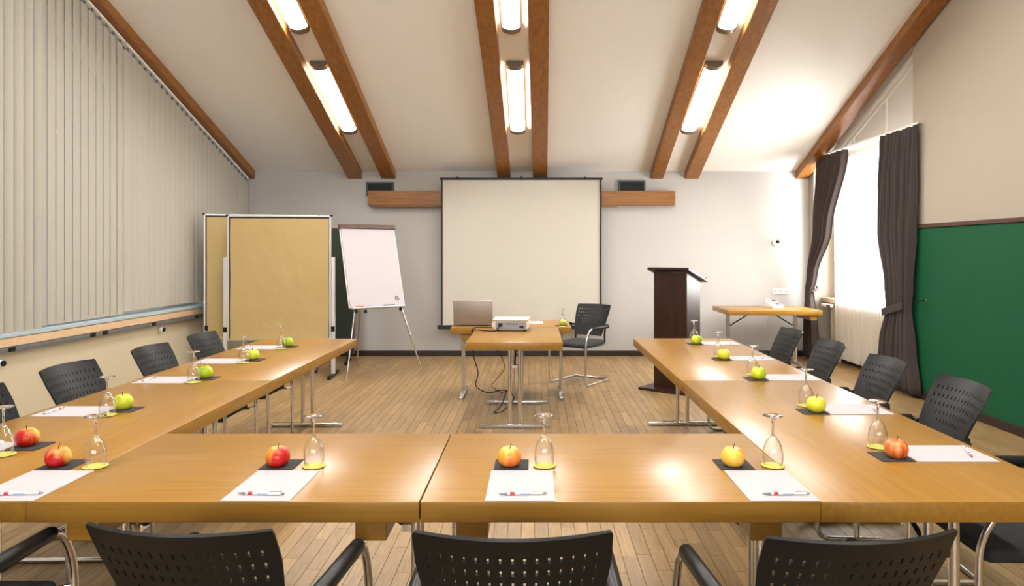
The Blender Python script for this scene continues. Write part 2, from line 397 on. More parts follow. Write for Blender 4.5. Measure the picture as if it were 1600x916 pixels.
# left wall lower zone: sill, nosing, rail, cream panels
struct(obj('trim_5', box(XL-0.06, XL+0.085, WL0, YB-0.01, 0.80, 0.838, 0.006), M['railblue']))
struct(obj('trim_6', box(XL, XL+0.075, WL0, YB-0.01, 0.725, 0.797, 0.004), M['sill']))
tr = struct(obj('trim_7', box(XL, XL+0.1, WL0, YB-0.01, 0.685, 0.722, 0.004), M['grey']))
for y in (5.62, 6.6, 6.78, 7.6, 8.5):
    obj('clip', box(XL+0.1, XL+0.107, y, y+0.07, 0.69, 0.724, 0.002), M['black'], tr)
pn = struct(obj('wall_left_panelling', box(XL, XL+0.03, WL0, YB-0.01, 0.0, 0.684), M['cream']))
struct(obj('baseboard_left', box(XL+0.03, XL+0.042, WL0, YB-0.01, 0.0, 0.06), M['base']))
Ry = Matrix.Rotation(PI/2, 4, 'Y')
for y, z, lab in ((5.58, 0.605, 'white thermostat valve with black face beside the nearest left chair'), (7.85, 0.625, 'white thermostat valve with black face near the pinboards')):
    t = thing('thermostat_valve', lab, 'valve', (XL+0.03, y, z), 0, 'thermostat valves on the cream panels')
    obj('collar', lathe([(0.03, 0), (0.03, 0.012), (0.024, 0.016)], 20, cap0=True, cap1=True, M=Ry), M['sill'], t, smooth=40)
    obj('barrel', lathe([(0.024, 0.014), (0.026, 0.025), (0.026, 0.05), (0.022, 0.055)], 20, cap0=True, cap1=True, M=Ry), M['white'], t, smooth=40)
    obj('face', lathe([(0.024, 0.054), (0.024, 0.066), (0.02, 0.07)], 20, cap0=True, cap1=True, M=Ry), M['black'], t, smooth=40)

# ------------------------------------------------------------------ ceiling beams (along the slope)
BD = 0.115
def beam(x0, x1, y0, y1, label, skew=0.0):
    z = lambda y, d: zc(y)-d
    b = prism([(y0, z(y0, BD)), (y1, z(y1, BD)), (y1, z(y1, -0.02)), (y0, z(y0, -0.02))], x0, x1, 'x')
    for v in b.verts: v.co.x += skew*(v.co.y-YB)
    bmesh.ops.bevel(b, geom=b.edges[:], offset=0.005, segments=2, affect='EDGES')
    tag(obj('ceiling_beam', b, M['beam']), label, 'beam', 'stained wooden ceiling beams')
SK = 0.012
for x0, x1, lab in ((-4.14, -4.01, 'dark ceiling beam running along the left wall above the blinds'),
                    (-2.68, -2.48, 'left ceiling beam of the pair holding the left lamps'),
                    (-2.20, -2.0, 'right ceiling beam of the pair holding the left lamps'),
                    (-0.535, -0.35, 'left ceiling beam of the middle pair above the projection screen'),
                    (-0.03, 0.175, 'right ceiling beam of the middle pair above the projection screen'),
                    (1.655, 1.835, 'left ceiling beam of the pair holding the right lamps'),
                    (2.145, 2.345, 'right ceiling beam of the pair holding the right lamps'),
                    (3.735, 3.91, 'ceiling beam along the right wall above the curtained window')):
    beam(x0, x1, YRG+0.02, YB, lab, SK if -3 < x0 < 3 else 0.0)

# lamps between the beams, added ones on the near side; they follow the slope
ang = math.atan(SL)
def lamp(x, yc, L, label, front=True):
    t = thing('ceiling_lamp', label, 'lamp', (x, yc, zc(yc)-0.001), 0, 'tube lamps between the beams')
    t.rotation_euler = (-ang if yc > YRG else ang, 0, 0)
    W = 0.095
    obj('tray', box(-W, W, -L/2+0.03, L/2-0.03, -0.03, 0.0, 0.004), M['bronze'], t)
    prof = [(W*math.cos(a), -0.03-0.055*math.sin(a)) for a in [PI*k/14 for k in range(15)]]
    d = prism([(p[0]*0.93, p[1]) for p in prof], -L/2+0.07, L/2-0.07, 'y')
    obj('diffuser', d, M['lamp'], t, smooth=50)
    for s in (-1, 1):
        e = prism([(W, 0), (W, -0.03)]+[(p[0]*1.02, p[1]*1.03) for p in prof[1:-1]]+[(-W, -0.03), (-W, 0)], s*(L/2-0.07), s*L/2, 'y')
        obj('end_cap', e, M['bronze'], t, smooth=50)
for x, nm in ((-2.345, 'left'), (-0.2, 'middle'), (1.975, 'right')):
    lamp(x-0.02, 8.35, 1.43, 'lit tube lamp nearer the back wall in the %s beam pair' % nm)
    lamp(x-0.0, 2.95, 1.43, 'added fill lamp on the near roof slope in line with the %s lamps' % nm)  # invented lamp out of view, added to light the screen and boards
    lamp(x-0.0, 1.1, 1.43, 'added fill lamp low on the near roof slope in line with %s lamps' % nm)  # second unseen row, also added as fill
    lamp(x-0.04, 6.5, 1.43, 'lit tube lamp higher up the slope in the %s beam pair' % nm)

# ------------------------------------------------------------------ wall beam and vents on the back wall
t = thing('wall_beam', 'brown wooden beam on the back wall behind the projection screen', 'beam', (0, YB, 2.26))
obj('beam_body', box(-2.37, 1.99, -0.13, 0.0, -0.105, 0.1, 0.006), M['beamx'], t)
obj('lower_batten', box(-2.3, 1.18, -0.12, 0.0, -0.125, -0.1, 0.003), M['beamx'], t)
for x0, x1, zt, lab in ((-2.42, -2.02, 2.49, 'dark grey vent above the left end of wall beam'), (1.19, 1.58, 2.515, 'dark grey vent above the right end of wall beam')):
    t = thing('air_vent', lab, 'vent', ((x0+x1)/2, YB, zt-0.2), 0, 'vents above the wall beam')
    h = (x1-x0)/2
    obj('back_plate', box(-h, h, -0.01, 0, 0.0, 0.2), M['ventd'], t)
    for a in ((-h, h, 0.175, 0.2), (-h, -h+0.028, 0, 0.175), (h-0.028, h, 0, 0.175)):
        obj('frame', box(a[0], a[1], -0.03, -0.002, a[2], a[3], 0.002), M['vent'], t)
    for k in range(3):
        obj('slat', box(-h+0.028, h-0.028, -0.022, -0.012, 0.11+k*0.022, 0.123+k*0.022), M['ventd'], t)

# ------------------------------------------------------------------ vertical blinds on the left
PITCH = 0.104
def slat_bm(y, width, a, z0, z1, z1b, bw=0.010):
    """curved fabric slat centred at y, turned by a; top follows the slope a little"""
    b = bmesh.new(); rows = []
    for k in range(5):
        u = (k/4-0.5); bow = bw*(1-4*u*u)
        dx = math.sin(a)*u*width + math.cos(a)*bow; dy = math.cos(a)*u*width - math.sin(a)*bow
        rows.append((b.verts.new((dx, y+dy, z0)), b.verts.new((dx, y+dy, z1+(z1b-z1)*(u+0.5)))))
    for r, s in zip(rows, rows[1:]): b.faces.new((r[0], s[0], s[1], r[1]))
    shell(b, 0.0012)
    return b
BX = XL+0.052
groups = ((4.62, 6.0, math.radians(40), 0.128, 'left window blind with turned bright slats nearest the camera', 0.835),
          (6.001, 7.18, math.radians(2), 0.093, 'middle window blind with flat slats and thin dark gaps', 0.85),
          (7.2, 10.03, math.radians(10), 0.112, 'right window blind with softly striped slats beside the pinboards', 0.875))
for y0, y1, a, wd, lab, zb in groups:
    t = thing('vertical_blind', lab, 'blind', (BX, (y0+y1)/2, 0), 0, 'vertical window blinds')
    ym = (y0+y1)/2
    r = prism([(y0-ym, zc(y0)-0.155), (y1-ym, zc(y1)-0.155), (y1-ym, zc(y1)-0.128), (y0-ym, zc(y0)-0.128)], -0.03, 0.022, 'x')
    obj('rail', r, M['offwhite'], t)
    n = int((y1-y0)/PITCH)
    for i in range(n):
        y = y0+(i+0.5)*(y1-y0)/n
        tz = zc(y)-0.195
        s = obj('slat', slat_bm(y-ym, wd, a+random.uniform(-0.02, 0.02), zb+0.004, tz+SL*0.045, tz-SL*0.045, 0.019 if y0 < 5 else 0.01), M['slat'], t, smooth=60)
        obj('hanger', box(-0.004, 0.004, y-ym-0.012, y-ym+0.012, tz-0.01, zc(y)-0.15), M['grey'], s)

# ------------------------------------------------------------------ curtains and radiator at the right window
def curtain_bm(rows, nf, amp, nu=120, thick=0.004, seed=0):
    """rows: list of (z, y0, y1, x, amp factor); folds run down"""
    rnd = random.Random(seed); ph = [rnd.uniform(-0.5, 0.5) for _ in range(nf+2)]
    rows = sorted(rows); zs = []
    K = 34; b = bmesh.new(); grid = []
    for k in range(K+1):
        z = rows[0][0]+(rows[-1][0]-rows[0][0])*k/K
        for A, B in zip(rows, rows[1:]):
            if A[0]-1e-6 <= z <= B[0]+1e-6:
                t = (z-A[0])/(B[0]-A[0]); t = t*t*(3-2*t); r = [A[i]+(B[i]-A[i])*t for i in range(5)]; break
        line = []
        for i in range(nu+1):
            u = i/nu; f = u*nf; j = int(f); fr = f-j
            p = ph[j]*(1-fr)+ph[j+1]*fr
            x = r[3]+amp*r[4]*math.sin(2*PI*(f+0.35*p))+0.3*amp*math.sin(2*PI*(f*0.37+p+z*0.25))
            line.append(b.verts.new((x, r[1]+(r[2]-r[1])*u, z)))
        grid.append(line)
    for A, B in zip(grid, grid[1:]):
        for i in range(nu): b.faces.new((A[i], A[i+1], B[i+1], B[i]))
    if thick: shell(b, thick)
    return b
t = thing('curtain', 'dark curtain tied back beside the back wall corner', 'curtain', (0, 0, 0), 0, 'dark tied back window curtains')
obj('drape', curtain_bm([(0.03, 9.5, 9.88, 3.80, 1), (0.6, 9.55, 9.88, 3.80, .9), (0.95, 9.68, 9.9, 3.82, 0.6), (1.15, 9.62, 9.88, 3.84, 0.7), (1.8, 9.25, 9.75, 3.87, 1), (2.74, 8.82, 9.64, 3.88, 0.8), (2.78, 8.82, 9.64, 3.88, 0.6)], 8, 0.045, seed=2), M['curtain'], t, smooth=180)
obj('tie_band', tube(smoothpath([(3.76, 9.66, 0.93), (3.79, 9.62, 0.95), (3.87, 9.66, 0.98), (3.92, 9.8, 1.0)]), 0.016, 8), M['curtain'], t, smooth=60)
t = thing('curtain', 'dark curtain tied back beside the green wall panel', 'curtain', (0, 0, 0), 0, 'dark tied back window curtains')
obj('drape', curtain_bm([(0.04, 7.08, 7.85, 3.83, 1.2), (0.5, 7.16, 7.78, 3.83, 1), (0.9, 7.22, 7.68, 3.835, 0.6), (1.1, 7.2, 7.72, 3.84, 0.7), (1.7, 7.16, 7.9, 3.86, 1), (2.2, 7.15, 7.9, 3.87, 1), (2.74, 7.14, 7.86, 3.87, 0.7), (2.78, 7.14, 7.86, 3.87, 0.5)], 10, 0.046, seed=5), M['curtain'], t, smooth=180)
bnd = curtain_bm([(0.85, 7.26, 7.69, 3.79, 0), (0.93, 7.26, 7.69, 3.785, 0)], 3, 0.008, nu=20)
for v in bnd.verts: v.co.z += (7.45-v.co.y)*0.25
obj('tie_band', bnd, M['curtain'], t, smooth=180)
t = thing('tieback_hook', 'small metal tieback hook on the green panel edge', 'hook', (XR-0.019, 7.04, 1.0))
obj('stem', tube(smoothpath([(0, 0, 0), (-0.05, 0.0, 0.0), (-0.075, 0.02, -0.01), (-0.09, 0.06, -0.03)]), 0.007, 8), M['black'], t, smooth=60)
obj('knob', lathe([(0, 0.0), (0.016, 0.004), (0.016, 0.01), (0, 0.014)], 12, M=Matrix.Translation((-0.008, 0, 0)) @ Matrix.Rotation(PI/2, 4, 'Y')), M['chrome'], t, smooth=60)
tag(obj('sheer_curtain', curtain_bm([(0.1, 7.6, 9.3, 3.99, 1), (2.7, 7.55, 9.38, 3.99, 0.8)], 26, 0.022, nu=260, thick=0, seed=9), M['sheer'], smooth=180), 'sheer white curtain hanging between the dark curtains', 'curtain')
t = thing('curtain_rod', 'white curtain track above the right window', 'curtain rail', (3.9, 0, 2.79))
obj('track', box(-0.02, 0.1, 7.14, 9.9, 0, 0.022, 0.004), M['offwhite'], t)
obj('bracket', box(0.02, XW-3.9, 8.5, 8.53, 0.022, 0.034), M['offwhite'], t)
obj('end_knob', lathe([(0, -0.02), (0.014, -0.016), (0.014, 0.0), (0, 0.004)], 12, M=Matrix.Translation((0, 7.13, 0.01)) @ Matrix.Rotation(PI/2, 4, 'X')), M['chrome'], t, smooth=60)
t = thing('radiator', 'cream panel radiator under the right window behind the sheer curtain', 'radiator', (4.08, 8.62, 0))
obj('panel', box(0.0, 0.015, -0.98, 1.08, 0.12, 0.72, 0.005), M['cream'], t)
for k in range(22):
    obj('rib', box(-0.012, 0.0, -0.95+k*0.094, -0.95+k*0.094+0.05, 0.15, 0.69, 0.004), M['cream'], t)
obj('back_panel', box(0.05, 0.065, -0.98, 1.08, 0.12, 0.72, 0.005), M['cream'], t)
obj('top_grille', box(0.0, 0.065, -0.98, 1.08, 0.72, 0.735), M['cream'], t)
for s in (-0.8, 0.9): obj('foot', box(0.015, 0.05, s-0.03, s+0.03, 0, 0.3), M['white'], t)
t = thing('control_panel', 'small white control strip with brown buttons under the window sill', 'switch', (3.95, 9.53, 0.75))
obj('plate', box(-0.02, 0.02, -0.16, 0.14, 0, 0.035, 0.004), M['white'], t)
obj('bracket', box(0.02, 0.26, -0.02+0.08, 0.02+0.08, 0.005, 0.03), M['white'], t)
for k in range(2): obj('button', box(-0.024, -0.018, -0.15+k*0.06, -0.1+k*0.06, 0.006, 0.029), M['brown'], t)

# ------------------------------------------------------------------ tables
TH, TT = 0.74, 0.062
def make_table(label, x0, x1, y0, y1, along='x', inset=(0.1, 0.1), group='honey coloured meeting tables', rails=False, foot=0.6):
    L, W = (x1-x0, y1-y0) if along == 'x' else (y1-y0, x1-x0)
    t = thing('folding_table', label, 'table', ((x0+x1)/2, (y0+y1)/2, 0), 0 if along == 'x' else PI/2, group)
    obj('tabletop', box(-L/2+0.0007, L/2-0.0007, -W/2+0.0007, W/2-0.0007, TH-TT, TH, 0.0022), M['table'], t, smooth=40)
    for s, ins in ((-1, inset[0]), (1, inset[1])):
        x = s*(L/2-ins)
        for q in (-1, 1):
            obj('leg', tube([(x, q*0.042, 0.03), (x, q*0.042, TH-TT-0.002)], 0.0165, 14), M['chrome'], t, smooth=40)
        obj('foot', box(x-0.024, x+0.024, -foot/2, foot/2, 0.0, 0.034, 0.008), M['chrome'], t, smooth=40)
        obj('mount_plate', box(x-0.05, x+0.05, -0.1, 0.1, TH-TT-0.008, TH-TT-0.0005), M['black'], t)
        xi = x-s*0.05
        obj('fold_brace', tube([(xi, 0, 0.52), (xi-s*min(0.28, L*0.2), 0, TH-TT-0.012)], 0.008, 8), M['black'], t, smooth=40)
        obj('brace_clamp', box(min(x, xi), max(x, xi), -0.03, 0.03, 0.505, 0.53), M['chrome'], t)
        if rails:
            xr = s*(L/2-0.152)
            obj('rail', box(xr-0.048, xr+0.048, -W/2+0.03, W/2-0.03, TH-TT-0.068, TH-TT-0.0005, 0.005), M['table'], t)
    return t
YE = 2.105
make_table('right front table of the near row, under the orange apple', -0.3435, 0.855, YE, 2.9, inset=(0.07, 0.07), rails=True)
make_table('left front table of the near row, with the all red apple', -1.525, -0.3465, YE, 2.9, inset=(0.089, 0.07), rails=True)
make_table('corner table at the near end of the left table row', -2.335, -1.525, YE, 4.1, 'y', (0.36, 0.07))
make_table('table at the far end of the left row by the pinboards', -2.345, -1.53, 4.1, 6.07, 'y', (0.07, 0.07))
make_table('corner table at the near end of the right table row', 0.855, 1.685, YE, 4.1, 'y', (0.1, 0.07))
make_table('table at the far end of the right row by the lectern', 0.85, 1.685, 4.1, 6.1, 'y', (0.07, 0.05))
make_table('projector table standing lengthwise in the middle of the room', -0.575, 0.23, 5.82, 6.97, 'y', (0.14, 0.07), 'presenter tables', rails=False)
t = make_table('presenter table standing crosswise in front of the projection screen', -0.84, 0.36, 6.975, 7.77, 'x', (0.09, 0.09), 'presenter tables', rails=True)
make_table('small side table holding the telephone in the back right corner', 2.47, 3.67, 8.98, 9.8, 'x', (0.1, 0.2), 'side tables')
obj('rail', box(0.455, 0.54, -0.38, 0.38, TH-TT-0.068, TH-TT-0.0005, 0.005), M['table'], bpy.data.objects['folding_table.008'])

# ------------------------------------------------------------------ chairs
def backrest_bm():
    cols = [-0.216]; 
    for k in range(15):
        c = (k-7)*0.0262; cols += [c-0.003, c+0.003]
    cols.append(0.216)
    zs = [0.0]
    rowz = [(0.135, 9), (0.172, 11), (0.209, 15), (0.246, 15), (0.283, 15)]
    zs += [0.05, 0.09]
    for z, n in rowz: zs += [z, z+0.017]
    zs += [0.325, 0.342, 0.35]
    H = 0.35
    b = bmesh.new(); grid = []
    for z in zs:
        v = z/H; wf = 0.80+0.2*min(1, v/0.75)**0.8
        if v > 0.99: wf *= 0.985
        row = []
        for x in cols:
            u = x/0.216; X = x*wf*1.04
            y = -0.20-0.125*v-0.055*(1-u*u)*(0.4+0.6*v)+0.03*(1-v)**3 + 0.02*math.sin(v*PI)
            row.append(b.verts.new((X, y, 0.515+z)))
        grid.append(row)
    hole = set()
    for z, n in rowz:
        r = zs.index(z)
        for k in range(15):
            if abs(k-7) <= (n-1)//2: hole.add((r, 1+2*k))
    for r in range(len(zs)-1):
        for c in range(len(cols)-1):
            if (r, c) in hole: continue
            b.faces.new((grid[r][c], grid[r][c+1], grid[r+1][c+1], grid[r+1][c]))
    bmesh.ops.recalc_face_normals(b, faces=b.faces)
    shell(b, 0.009)
    return b
def make_chair(label, group):
    t = thing('meeting_chair', label, 'chair', (0,0,0), 0, group)
    obj('backrest', backrest_bm(), M['black'], t, smooth=40)
    sb = box(-0.225, 0.225, -0.215, 0.235, 0.425, 0.475, 0.022, 3)
    for v in sb.verts:
        v.co.x *= 1-0.10*max(0, -v.co.y/0.2)
        if v.co.y > 0.15: v.co.z -= 0.18*(v.co.y-0.15)
        if v.co.z > 0.46: v.co.z -= 0.008*(1-min(1, abs(v.co.x)/0.2))
    obj('seat', sb, M['seat'], t, smooth=60)
    obj('seat_shell', box(-0.2, 0.2, -0.2, 0.2, 0.41, 0.424, 0.004), M['black'], t)
    R = 0.0125
    for s in (-1, 1):
        X = s*0.238
        path = fillet([(X*0.97, -0.27, R), (X, 0.285, R), (X*1.02, 0.278, 0.50), (X*1.05, 0.2, 0.635), (X*1.05, -0.20, 0.632)], 0.07, 6)
        obj('side_tube', tube(path, R, 10), M['chrome'], t, smooth=60)
        pad = [(X*1.05, 0.17, 0.634), (X*1.05, 0.155, 0.633), (X*1.05, -0.185, 0.632), (X*1.05, -0.197, 0.632)]
        obj('arm_pad', tube(pad, [0.016, 0.022, 0.0245, 0.023], 14), M['black'], t, smooth=40)
        obj('back_support', tube(smoothpath([(s*0.2, -0.13, 0.418), (s*0.2, -0.21, 0.44), (s*0.196, -0.222, 0.53), (s*0.205, -0.225, 0.65)], 4), [0.011]*12+[0.009], 8), M['black'], t, smooth=60)
        obj('pivot', tube([(s*0.205, -0.21, 0.632), (X*1.05, -0.203, 0.632)], 0.012, 10), M['black'], t, smooth=40)
        obj('seat_bracket', tube([(s*0.19, 0.16, 0.417), (s*0.19, 0.255, 0.417), (X*1.01, 0.276, 0.42)], 0.008, 8), M['chrome'], t, smooth=40)
    obj('floor_bar', tube([(-0.233, -0.27, R), (0.233, -0.27, R)], R, 10), M['chrome'], t, smooth=60)
    return t
spots = []
for x, y, ry, lab in ((-1.72, 1.98, 0, 'black chair cut off at the left end of near row'),
                  (-0.779, 1.915, -0.09, 'black chair in the near row before the red apple'),
                  (-0.05, 1.89, 0, 'black chair in the near row before the orange apple'),
                  (0.694, 1.877, 0.095, 'black chair in the near row before the yellow apple')):
    spots.append((x, y, ry, lab, 'chairs along the near table row'))
nm = ('nearest black chair on the left side, cut by the picture edge', 'second nearest black chair on the left side by cream panels', 'third nearest black chair on the left side by cream panels', 'farthest black chair on the left side, before the pinboards')
for y, lab in zip((3.14, 3.87, 4.63, 5.34), nm): spots.append((-2.25 if 3.8 < y < 4 else -2.21, y, -PI/2, lab, 'chairs along the left table row'))
nm = ('nearest black chair on the right side, cut by the picture edge', 'second nearest black chair on the right side against green panel', 'third nearest black chair on the right side before the dark curtain', 'fourth nearest black chair on the right side before the radiator', 'farthest black chair on the right side under the telephone table')
for y, lab in zip((2.63, 3.38, 4.1, 4.87, 5.62), nm): spots.append((1.73 if y > 3 else 1.8, y, PI/2, lab, 'chairs along the right table row'))
spots.append((0.52, 8.1, PI-math.radians(37), 'lone black chair behind the presenter table by the screen', 'presenter chair'))
ch0 = None
for x, y, r, lab, g in spots:
    if ch0 is None:
        ch0 = make_chair(lab, g); ch0.location = (x, y, 0); ch0.rotation_euler = (0, 0, r)
    else: dup(ch0, (x, y, 0), r + (random.uniform(-0.04, 0.04) if abs(r) > 0.1 else 0), lab, g)

# ------------------------------------------------------------------ place settings
def apple_bm(r=0.039, seed=0):
    prof = []
    n = 16
    for k in range(n+1):
        a = PI*k/n
        R = r*math.sin(a)*(1.0+0.06*math.cos(a)); z = r*0.93*(-math.cos(a))
        d = abs(math.cos(a))
        if d > 0.75: z -= math.copysign(1, z)*0.30*r*((d-0.75)/0.25)**2*(1.0 if z > 0 else 0.6)
        prof.append((max(R, 0) if 0 < k < n else 0.0, z))
    b = lathe(prof, 24)
    rnd = random.Random(seed); p = rnd.uniform(0, 6)
    zmin = min(v.co.z for v in b.verts)
    for v in b.verts:
        a = math.atan2(v.co.y, v.co.x)
        f = 1+0.02*math.sin(5*a)*(0.5-v.co.z/r/2)+0.02*math.sin(a+p)
        v.co.x *= f; v.co.y *= f
    for v in b.verts: v.co.z -= zmin
    return b
def make_apple(mat, label, seed, stalk=True):
    t = thing('apple', label, 'apple')
    obj('fruit', apple_bm(seed=seed), M[mat], t, smooth=180)
    obj('stalk', tube(smoothpath([(0, 0, 0.05), (0.002, 0, 0.064), (0.005, 0.002, 0.072)], 4), 0.0016, 6), M['stem'], t, smooth=180)
    return t
def make_glass(label):
    t = thing('wine_glass', label, 'glass')
    bowl = [(0.0315, 0.0), (0.034, 0.015), (0.0355, 0.032), (0.0345, 0.05), (0.030, 0.068), (0.022, 0.085), (0.013, 0.097), (0.0065, 0.105)]
    bowl = bowl+[(a-0.0012, b) for a, b in bowl[::-1]]
    obj('bowl', lathe(bowl, 28), M['glass'], t, smooth=180)
    obj('stem', lathe([(0.0, 0.1), (0.006, 0.1015), (0.0062, 0.106), (0.0045, 0.114), (0.0038, 0.135), (0.0044, 0.158), (0.008, 0.1655), (0.0, 0.1658)], 16), M['glass2'], t, smooth=180)
    obj('foot', lathe([(0.0, 0.1662), (0.009, 0.1665), (0.02, 0.1695), (0.034, 0.172), (0.0345, 0.1732), (0.034, 0.174), (0.0, 0.1755)], 28), M['glass2'], t, smooth=60)
    return t
def make_doily(label):
    b = bmesh.new(); n = 40; vs = []; top = []
    for k in range(n):
        r = 0.039+0.0016*math.cos(10*2*PI*k/n)
        vs.append((r*math.cos(2*PI*k/n), r*math.sin(2*PI*k/n)))
    return tag(obj('coaster', prism(vs, 0, 0.0015, 'z'), M['doily']), label, 'coaster')
def make_pen(label):
    t = thing('pen', label, 'pen')
    Rx = Matrix.Translation((0, 0, 0.0052)) @ Matrix.Rotation(PI/2, 4, 'Y')
    obj('barrel', lathe([(0.0046, -0.045), (0.005, -0.02), (0.005, 0.062), (0.0045, 0.066)], 12, cap0=True, cap1=True, M=Rx), M['white'], t, smooth=40)
    obj('tip', lathe([(0.0007, -0.071), (0.0022, -0.066), (0.0046, -0.045)], 12, cap0=True, M=Rx), M['pent'], t, smooth=40)
    obj('button', lathe([(0.003, 0.066), (0.003, 0.076)], 10, cap1=True, M=Rx), M['pent'], t, smooth=40)
    obj('clip', box(0.03, 0.068, -0.0016, 0.0016, 0.0103, 0.0118), M['pent'], t)
    band = lambda a, b_: lathe([(0.00515, a), (0.00515, b_)], 12, M=Rx)
    obj('red_mark', band(-0.036, -0.022), M['penr'], t, smooth=40)
    obj('printed_text', band(-0.008, 0.026), M['penb'], t, smooth=40)
    return t
def make_paper(label): return tag(obj('note_sheet', box(-0.105, 0.105, 0.006, 0.299, 0, 0.002), M['paper']), label, 'paper')
def make_napkin(label):
    b = box(-0.059, 0.059, -0.059, 0.059, 0, 0.0012); box(-0.059, 0.0585, -0.0588, 0.059, 0.0014, 0.0028, bm=b)
    return tag(obj('paper_napkin', b, M['napkin']), label, 'napkin')
protos = {}
def place(kind, maker, loc, rotz, label, group):
    if kind not in protos:
        o = maker(label); protos[kind] = o; o.location = loc; o.rotation_euler = (0, 0, rotz); o['group'] = group
    else: o = dup(protos[kind], loc, rotz, label, group)
    return o
sets = []
for x, m, al, wh in ((-1.61, 'arl', 'red apple with yellow cheek on the leftmost near napkin', 'at the leftmost place of the near row'),
                     (-0.84, 'ar', 'all red apple on the napkin left of the front table seam', 'beside the all red apple in the near row'),
                     (-0.045, 'ao', 'orange apple on the napkin at the middle of near row', 'beside the orange apple in the near row'),
                     (0.75, 'ayo', 'yellow apple with orange flush on the near row napkin', 'beside the yellow apple in the near row')):
    sets.append((x, YE, 0, m, al, wh))
ordn = ('nearest', 'second nearest', 'third nearest', 'fourth nearest', 'farthest')
for i, y in enumerate((2.66, 3.30, 4.11, 4.82, 5.51)):
    m = 'ary' if i == 0 else ('ag', 'ag2')[i % 2]
    al = 'red and yellow apple at the left picture edge' if i == 0 else '%s green apple on the left table row' % ('nearest', 'second nearest', 'third nearest', 'farthest')[i-1]
    sets.append((-2.305, y, -PI/2, m, al, 'at the %s place on the left table row' % ordn[i]))
for i, y in enumerate((2.61, 3.345, 4.19, 4.95, 5.77)):
    m = 'astr' if i == 0 else ('ag', 'ag2')[i % 2]
    al = 'striped red and yellow apple on the right table row' if i == 0 else '%s green apple on the right table row' % ('nearest', 'second nearest', 'third nearest', 'farthest')[i-1]
    sets.append((1.662, y, PI/2, m, al, 'at the %s place on the right table row' % ordn[i]))
for i, (ex, ey, r, m, al, wh) in enumerate(sets):
    Mx = Matrix.Translation((ex, ey, TH)) @ Matrix.Rotation(r, 4, 'Z')
    jit = random.uniform(-0.01, 0.01)
    at = lambda x, y, z: tuple(Mx @ Vector((x, y, z)))
    place('paper', make_paper, at(0, 0, 0.0003), r, 'white note sheet '+wh, 'note sheets on the tables')
    pr = random.uniform(-0.08, 0.08)
    if i >= 9: pr = -0.35
    place('pen', make_pen, at(random.uniform(-0.01, 0.02), 0.055, 0.0023), r+pr, 'white printed pen on the sheet '+wh, 'printed pens on the note sheets')
    place('napkin', make_napkin, at(-0.045+jit, 0.365, 0.0003), r, 'dark paper napkin '+wh, 'dark napkins under the apples')
    a = make_apple(m, al, i); a.location = at(-0.053+jit, 0.352, 0.0032); a.rotation_euler = (0.05, 0.03, r if i < 9 else 0); k_ = 1.12 if m.startswith('ag') else 1.05; a.scale = (k_, k_, k_*1.02)
    a['group'] = 'apples on the tables'
    gx = 0.075+random.uniform(-0.008, 0.008); gy = 0.345+random.uniform(-0.01, 0.01)
    place('doily', make_doily, at(gx, gy, 0.0032), r+i, 'lime round coaster '+wh, 'lime coasters under the glasses')
    place('glass', make_glass, at(gx, gy, 0.005), r, 'upturned wine glass '+wh, 'upturned wine glasses')
# presenter place on the crosswise table
r = PI
Mx = Matrix.Translation((0.12, 7.77, TH)) @ Matrix.Rotation(r, 4, 'Z')
place('paper', make_paper, (-0.02, 7.62, TH+0.0003), r, 'white note sheet on the presenter table before the lone chair', 'note sheets on the tables')
place('napkin', make_napkin, (0.27, 7.12, TH+0.0003), 0.1, 'dark paper napkin on the presenter table corner', 'dark napkins under the apples')
a = make_apple('ag2', 'green apple on the presenter table behind the glass', 77); a.location = (0.285, 7.13, TH+0.0032); a['group'] = 'apples on the tables'
place('doily', make_doily, (0.275, 7.035, TH+0.0032), 0.4, 'lime round coaster on the presenter table', 'lime coasters under the glasses')
place('glass', make_glass, (0.275, 7.035, TH+0.005), 0, 'upturned wine glass on the presenter table', 'upturned wine glasses')

# ------------------------------------------------------------------ presenter equipment
t = thing('laptop', 'silver laptop seen from behind on the presenter table', 'laptop', (-0.625, 7.12, TH+0.0005), 0.0)
obj('base', box(-0.195, 0.195, -0.01, 0.26, 0.004, 0.024, 0.006), M['silver'], t, smooth=40)
lid = box(-0.198, 0.198, -0.007, 0.007, 0, 0.25, 0.006)
bmesh.ops.rotate(lid, verts=lid.verts, cent=(0,0,0), matrix=Matrix.Rotation(math.radians(8), 3, 'X'))
bmesh.ops.translate(lid, verts=lid.verts, vec=(0, -0.012, 0.012))
lo = obj('lid', lid, M['silver'], t, smooth=40)
sc = box(-0.18, 0.18, 0.0075, 0.009, 0.02, 0.235)
bmesh.ops.rotate(sc, verts=sc.verts, cent=(0,0,0), matrix=Matrix.Rotation(math.radians(8), 3, 'X'))
bmesh.ops.translate(sc, verts=sc.verts, vec=(0, -0.012, 0.012))
obj('display', sc, M['blackm'], lo)
obj('hinge', tube([(-0.15, -0.006, 0.014), (0.15, -0.006, 0.014)], 0.007, 8), M['blackm'], t)
kb = obj('keyboard', box(-0.17, 0.17, 0.03, 0.15, 0.0245, 0.026), M['blackm'], t)
for s in (-1, 1): obj('foot', box(s*0.15-0.012, s*0.15+0.012, 0.0, 0.24, 0, 0.005), M['blackm'], t)
t = thing('projector', 'light grey projector with its connector panel facing the near row', 'projector', (-0.225, 6.79, TH+0.0005), math.radians(-3))
hexa = [(-0.185, 0.06), (-0.16, 0.012), (0.16, 0.012), (0.185, 0.06), (0.165, 0.098), (-0.165, 0.098)]
obj('body', prism(hexa, -0.14, 0.13, 'y', bev=0.008), M['proj'], t, smooth=40)
